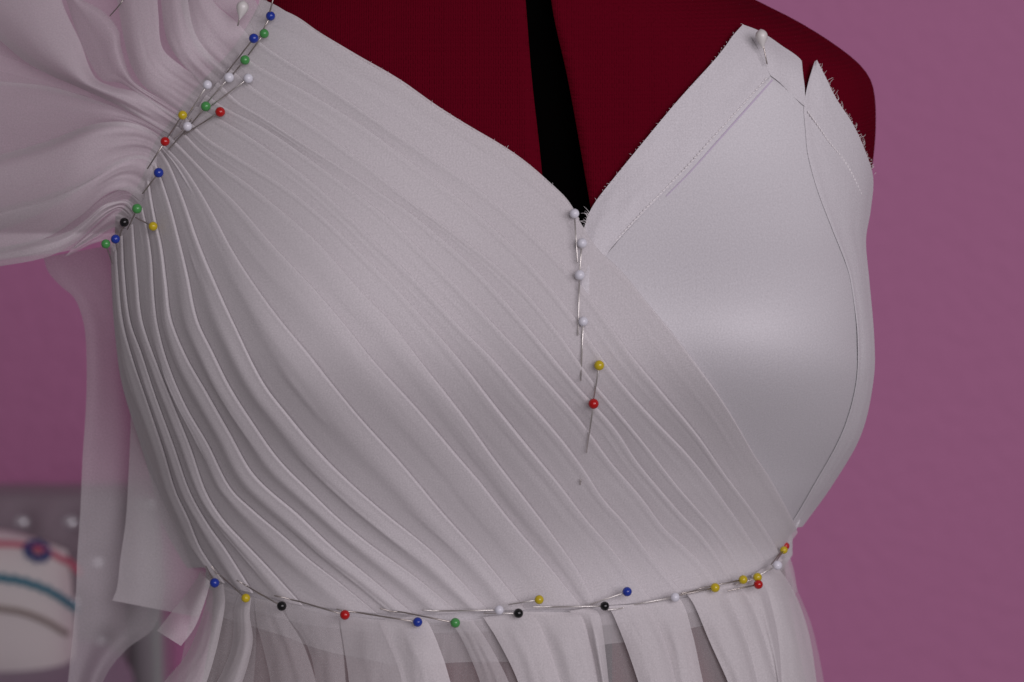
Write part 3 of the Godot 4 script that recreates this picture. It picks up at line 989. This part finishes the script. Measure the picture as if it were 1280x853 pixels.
func pin_point(u: float, v: float, h: float) -> Vector3:
	var z := body(clampf(u, 140, 1092), v)
	if v < 320 and u < gather_u(v) + 6:
		z = maxf(z, sleeve_depth(u, v) + 0.006)
	if v > 690:
		z = maxf(z, skirt_body(clampf(u, 225, 1000), v) + 0.001)
	var slope := Vector2(body(clampf(u, 146, 1086) + 3, v) - body(clampf(u, 146, 1086) - 3, v), body(clampf(u, 146, 1086), v + 3) - body(clampf(u, 146, 1086), v - 3)) * 2800.0 / 6.0
	return at(u, v, z + (h + 0.0016) * minf(sqrt(1.0 + slope.length_squared()), 3.0))

# head, then the shaft's points: [u, v, height above the cloth in millimetres]
func pin(color: String, label: String, group: String, head: Array, shaft: Array, size := 1.0) -> Node3D:
	var hp := pin_point(head[0], head[1], head[2] * 0.001)
	var o := thing("dressmaking_pin", label, "pin", hp, group)
	if color == "pearl":
		# drop-shaped bead, its narrow end towards the shaft
		var d := (pin_point(shaft[0][0], shaft[0][1], shaft[0][2] * 0.001) - hp).normalized()
		var pts := PackedVector3Array()
		var g := []
		var x := d.cross(Vector3.FORWARD).normalized()
		var y := d.cross(x).normalized()
		for i in 15:
			var t := i / 14.0
			var r := 0.0029 * sin(PI * pow(t, 0.72)) * (1.0 - 0.35 * t)
			var ring := []
			for k in 16:
				ring.append(d * (t - 0.35) * 0.0084 + (x * cos(TAU * k / 16.0) + y * sin(TAU * k / 16.0)) * maxf(r, 0.00005))
			g.append(ring)
		obj("head", sheet(g, true), M.pearl, o)
	elif color != "":
		if bead_mesh == null:
			bead_mesh = SphereMesh.new()
			bead_mesh.radius = 0.0020
			bead_mesh.height = 0.0040
			bead_mesh.radial_segments = 20
			bead_mesh.rings = 10
		var b := obj("head", bead_mesh, M[color], o)
		b.scale = Vector3.ONE * size * rng.randf_range(0.95, 1.05)
	var pts := PackedVector3Array()
	if color != "":
		pts.append(Vector3.ZERO)
	var smooth := []
	for p in shaft:
		pts.append(pin_point(p[0], p[1], p[2] * 0.001) - hp)
	if color != "pearl" and pts.size() < 3:
		# keep the straight shaft clear of a swelling surface: follow it loosely
		var mid := (pts[0] + pts[1]) / 2
		pts = PackedVector3Array([pts[0], mid, pts[1]])
	var from := 0 if color != "" else -1
	if from == 0 and pts.size() >= 3:
		var to := 2 if pts.size() != 4 or color != "pearl" else 3
		for k in range(1, to):
			pts[k] = pts[0].lerp(pts[to], k / float(to))
	obj("shaft", tube(pts, 0.00036, 0.00028, 10), M.bright_steel if color == "white" or head[0] > 630 and head[0] < 800 else M.steel, o)
	return o

func pins():
	var G1 := "pins along the gathered shoulder line"
	var G2 := "pins down the centre front"
	var G3 := "pins along the waistline"
	var H := 5.0
	# shoulder and armhole, from the neck down
	pin("blue", "blue ball-head pin at the very top of the shoulder line beside the neckline", G1, [338, 20, H], [[331, 33, 4], [324, 46, 2.6]])
	pin("", "bare pin shaft rising past the topmost blue head to the photo's top edge", G1, [337, 14, 5], [[337, 15, 4.4], [341, 0, 5], [345, -14, 6]])
	pin("green", "uppermost green ball-head pin, just below the top blue pin", G1, [330, 42, H], [[321, 55, 4], [310, 69, 3]])
	pin("blue", "second blue ball-head pin, left of the uppermost green pin", G1, [317, 48, H], [[300, 69, 4.2], [283, 91, 2.6]])
	pin("green", "second green ball-head pin on the shoulder line, above a white one", G1, [306, 75, H], [[298, 85, 4.2], [289, 95, 3]])
	pin("white", "white ball-head pin on the shoulder line below the second green pin", G1, [286, 97, H], [[272, 113, 4.5], [257, 130, 3]])
	pin("white", "white ball-head pin lying right of the line on the pleats, shaft pointing down-left", G1, [310, 98, H], [[288, 114, 4.2], [264, 132, 2.6]])
	pin("white", "white ball-head pin lying on the sleeve side, left of the shoulder line", G1, [259, 106, H + 1], [[245, 127, 5], [230, 151, 3.6]])
	pin("green", "third green ball-head pin, in the middle of the shoulder line", G1, [257, 133, H], [[248, 145, 4], [234, 161, 3], [210, 187, 2.8]])
	pin("red_bead", "red ball-head pin lying out on the pleats right of the shoulder line", G1, [275, 140, H], [[252, 155, 4.2], [230, 168, 2.8]])
	pin("yellow", "yellow ball-head pin on the sleeve edge above the red one", G1, [228, 144, H + 1], [[218, 158, 5], [209, 172, 4]])
	pin("white", "white ball-head pin amid the crossing shafts below the third green pin", G1, [234, 158, H + 1], [[226, 165, 5], [217, 173, 4]])
	pin("", "short silver pin end sticking up beside the crossed shafts", G1, [239, 149, 6], [[239, 149, 5.6], [235, 155, 4]])
	pin("red_bead", "red ball-head pin on the armhole line, at the sleeve's deepest gather", G1, [206, 177, H + 1], [[196, 193, 5], [184, 211, 3.6]])
	pin("blue", "blue ball-head pin below the armhole's red pin", G1, [198, 216, H], [[189, 228, 4.2], [178, 242, 3]])
	pin("green", "light green ball-head pin over the curled sleeve rim", G1, [171, 261, H + 1], [[166, 273, 5], [159, 287, 3.4]])
	pin("yellow", "yellow ball-head pin right of the curled rim, half under a pleat", G1, [191, 283, 4], [[181, 277, 4], [169, 272, 3.6]])
	pin("black_bead", "black ball-head pin at the bottom of the armhole", G1, [155, 278, H + 2], [[152, 287, 5], [148, 300, 3.6]])
	pin("blue", "blue ball-head pin lowest but one at the armhole, beside a green head", G1, [144, 299, H + 2], [[145, 306, 5], [146, 313, 3]])
	pin("green", "dark green ball-head pin leftmost and lowest at the armhole", G1, [132, 305, H + 2], [[136, 317, 6], [140, 329, 4]])
	pin("pearl", "pale drop-shaped pearl pin showing through the sheer sleeve at the top edge", G1, [303, 9, 1.5], [[300, 22, 1.2], [297, 32, 0.8]])
	# a pin above the frame, weaving through the sleeve
	var hp := at(157, -6, sleeve_depth(157, -6) + 0.012)
	var lone := thing("dressmaking_pin", "silver pin without visible head crossing the sleeve fold at the top left", "pin", hp, G1)
	obj("shaft", tube(PackedVector3Array([Vector3.ZERO, at(150, 5, sleeve_depth(150, 5) + 0.013) - hp, at(145, 11, sleeve_depth(145, 11) + 0.008) - hp, at(137, 20, sleeve_depth(137, 20) + 0.006) - hp]), 0.0003, 0.00025, 8), M.steel, lone)
	# the bare shoulder and the centre front
	pin("pearl", "drop-shaped pearl pin holding the satin strap on the bare red shoulder", "", [952, 45, 7], [[953, 56, 6], [956, 68, 5], [959, 80, 3]])
	pin("white", "white ball-head pin topmost at the neckline point, against the black gap", G2, [718, 267, 4.5], [[720, 296, 4.2], [722, 328, 2.4]])
	pin("white", "second white ball-head pin down the centre front, beside the frayed corner", G2, [727.5, 304, 4.5], [[726, 322, 4], [724.5, 341, 2.4]])
	pin("white", "third white ball-head pin down the centre front", G2, [724.5, 344, 4.5], [[724, 380, 4], [722.5, 419, 2.2]])
	pin("white", "fourth white ball-head pin down the centre front, lowest of the whites", G2, [729, 402, 3.8], [[728, 435, 3.6], [726, 476, 2.2]])
	pin("yellow", "yellow ball-head pin on the centre front above a red one", G2, [749, 457, 3.8], [[746, 478, 3.6], [742, 500, 2.4]])
	pin("red_bead", "red ball-head pin lowest of the centre front heads", G2, [742, 505, 5], [[738, 533, 4], [733, 566, 2.4]])
	pin("", "tiny pin tip poking out of the pleats below the centre red pin", G2, [726, 600, 3], [[726, 600, 3], [725.5, 606, 1.8]])
	# the waistline, from the side of the photo nearest the bed
	pin("blue", "blue ball-head pin at the side end of the waistline, nearest the bed", G3, [268, 729, 7], [[262, 718, 6], [257, 708, 3]])
	pin("yellow", "yellow ball-head waist pin between a blue and a black head", G3, [307, 748, 8], [[293, 735, 7], [279, 723, 5.4], [275, 720, 1.5], [270, 717, 3.5], [264, 708, 5.5]])
	pin("black_bead", "black ball-head waist pin left of the red one", G3, [352, 758, 8], [[333, 747, 7], [313, 736, 6], [309, 733, 1.5], [305, 731, 4], [296, 726, 6]])
	pin("red_bead", "red ball-head waist pin near the middle of the gathered side", G3, [431, 769, 8], [[402, 760, 7], [373, 752, 6], [364, 750, 1.5], [357, 748, 4.5], [343, 745, 6]])
	pin("blue", "blue ball-head waist pin beside a green one", G3, [522, 778, 8], [[490, 773, 7], [459, 768, 5.4], [448, 766, 1.5], [437, 765, 4], [421, 762, 6]])
	pin("green", "green ball-head pin, the only green one at the waist", G3, [569, 779, 8], [[537, 772, 7], [505, 766, 5.4], [498, 765, 1.5], [490, 765, 4], [475, 761, 6]])
	pin("white", "white ball-head waist pin with a long shaft beside a black head", G3, [624, 763, 7], [[590, 764, 6], [558, 764, 5], [550, 764, 1.5], [541, 764, 4], [528, 763, 5]])
	pin("black_bead", "black ball-head waist pin between a white and a yellow head", G3, [648, 767, 7], [[628, 767, 5.6], [605, 767, 4]])
	pin("yellow", "yellow ball-head waist pin above the line, right of the middle black head", G3, [674, 750, 7], [[655, 753, 6], [636, 756, 4]])
	pin("black_bead", "black ball-head waist pin below a tilted blue one", G3, [756, 758, 7], [[727, 758, 6], [698, 759, 5], [690, 759, 1.5], [679, 759, 4], [666, 759, 5]])
	pin("blue", "blue ball-head waist pin tilted up above a black head", G3, [784, 740, 7], [[761, 748, 6], [738, 756, 4]])
	pin("white", "white ball-head waist pin under the bare satin side's fold", G3, [844, 747, 7], [[820, 751, 6], [798, 755, 5], [788, 757, 1.5], [776, 761, 4], [760, 763, 5]])
	pin("yellow", "yellow ball-head waist pin first of three yellows toward the side", G3, [894, 735, 7], [[870, 740, 6], [847, 745, 5], [838, 747, 1.5], [824, 751, 4.5], [812, 753, 5]])
	pin("yellow", "yellow ball-head waist pin second of three, just left of the red and yellow pair", G3, [929, 725, 7], [[906, 730, 6], [884, 734, 5], [876, 736, 1.5], [868, 739, 4.5], [852, 742, 5]])
	pin("yellow", "yellow ball-head waist pin sitting directly above a red head", G3, [947, 722, 7], [[938, 726, 6], [929, 729, 5], [920, 731, 4]])
	pin("red_bead", "red ball-head waist pin directly below a yellow head", G3, [948, 731, 8], [[930, 735, 7], [910, 739, 6]])
	pin("white", "white ball-head pin at the side seam end of the waist", G3, [972, 707, 6], [[961, 713, 6], [948, 720, 5]])
	pin("yellow", "yellow ball-head pin climbing the side seam over a red one", G3, [980, 688, 5], [[974, 697, 5], [966, 708, 4]], 0.9)
	pin("red_bead", "red ball-head pin half hidden at the body's outline beside a yellow head", G3, [982, 683, 2], [[974, 694, 3.5], [964, 706, 3]], 0.9)
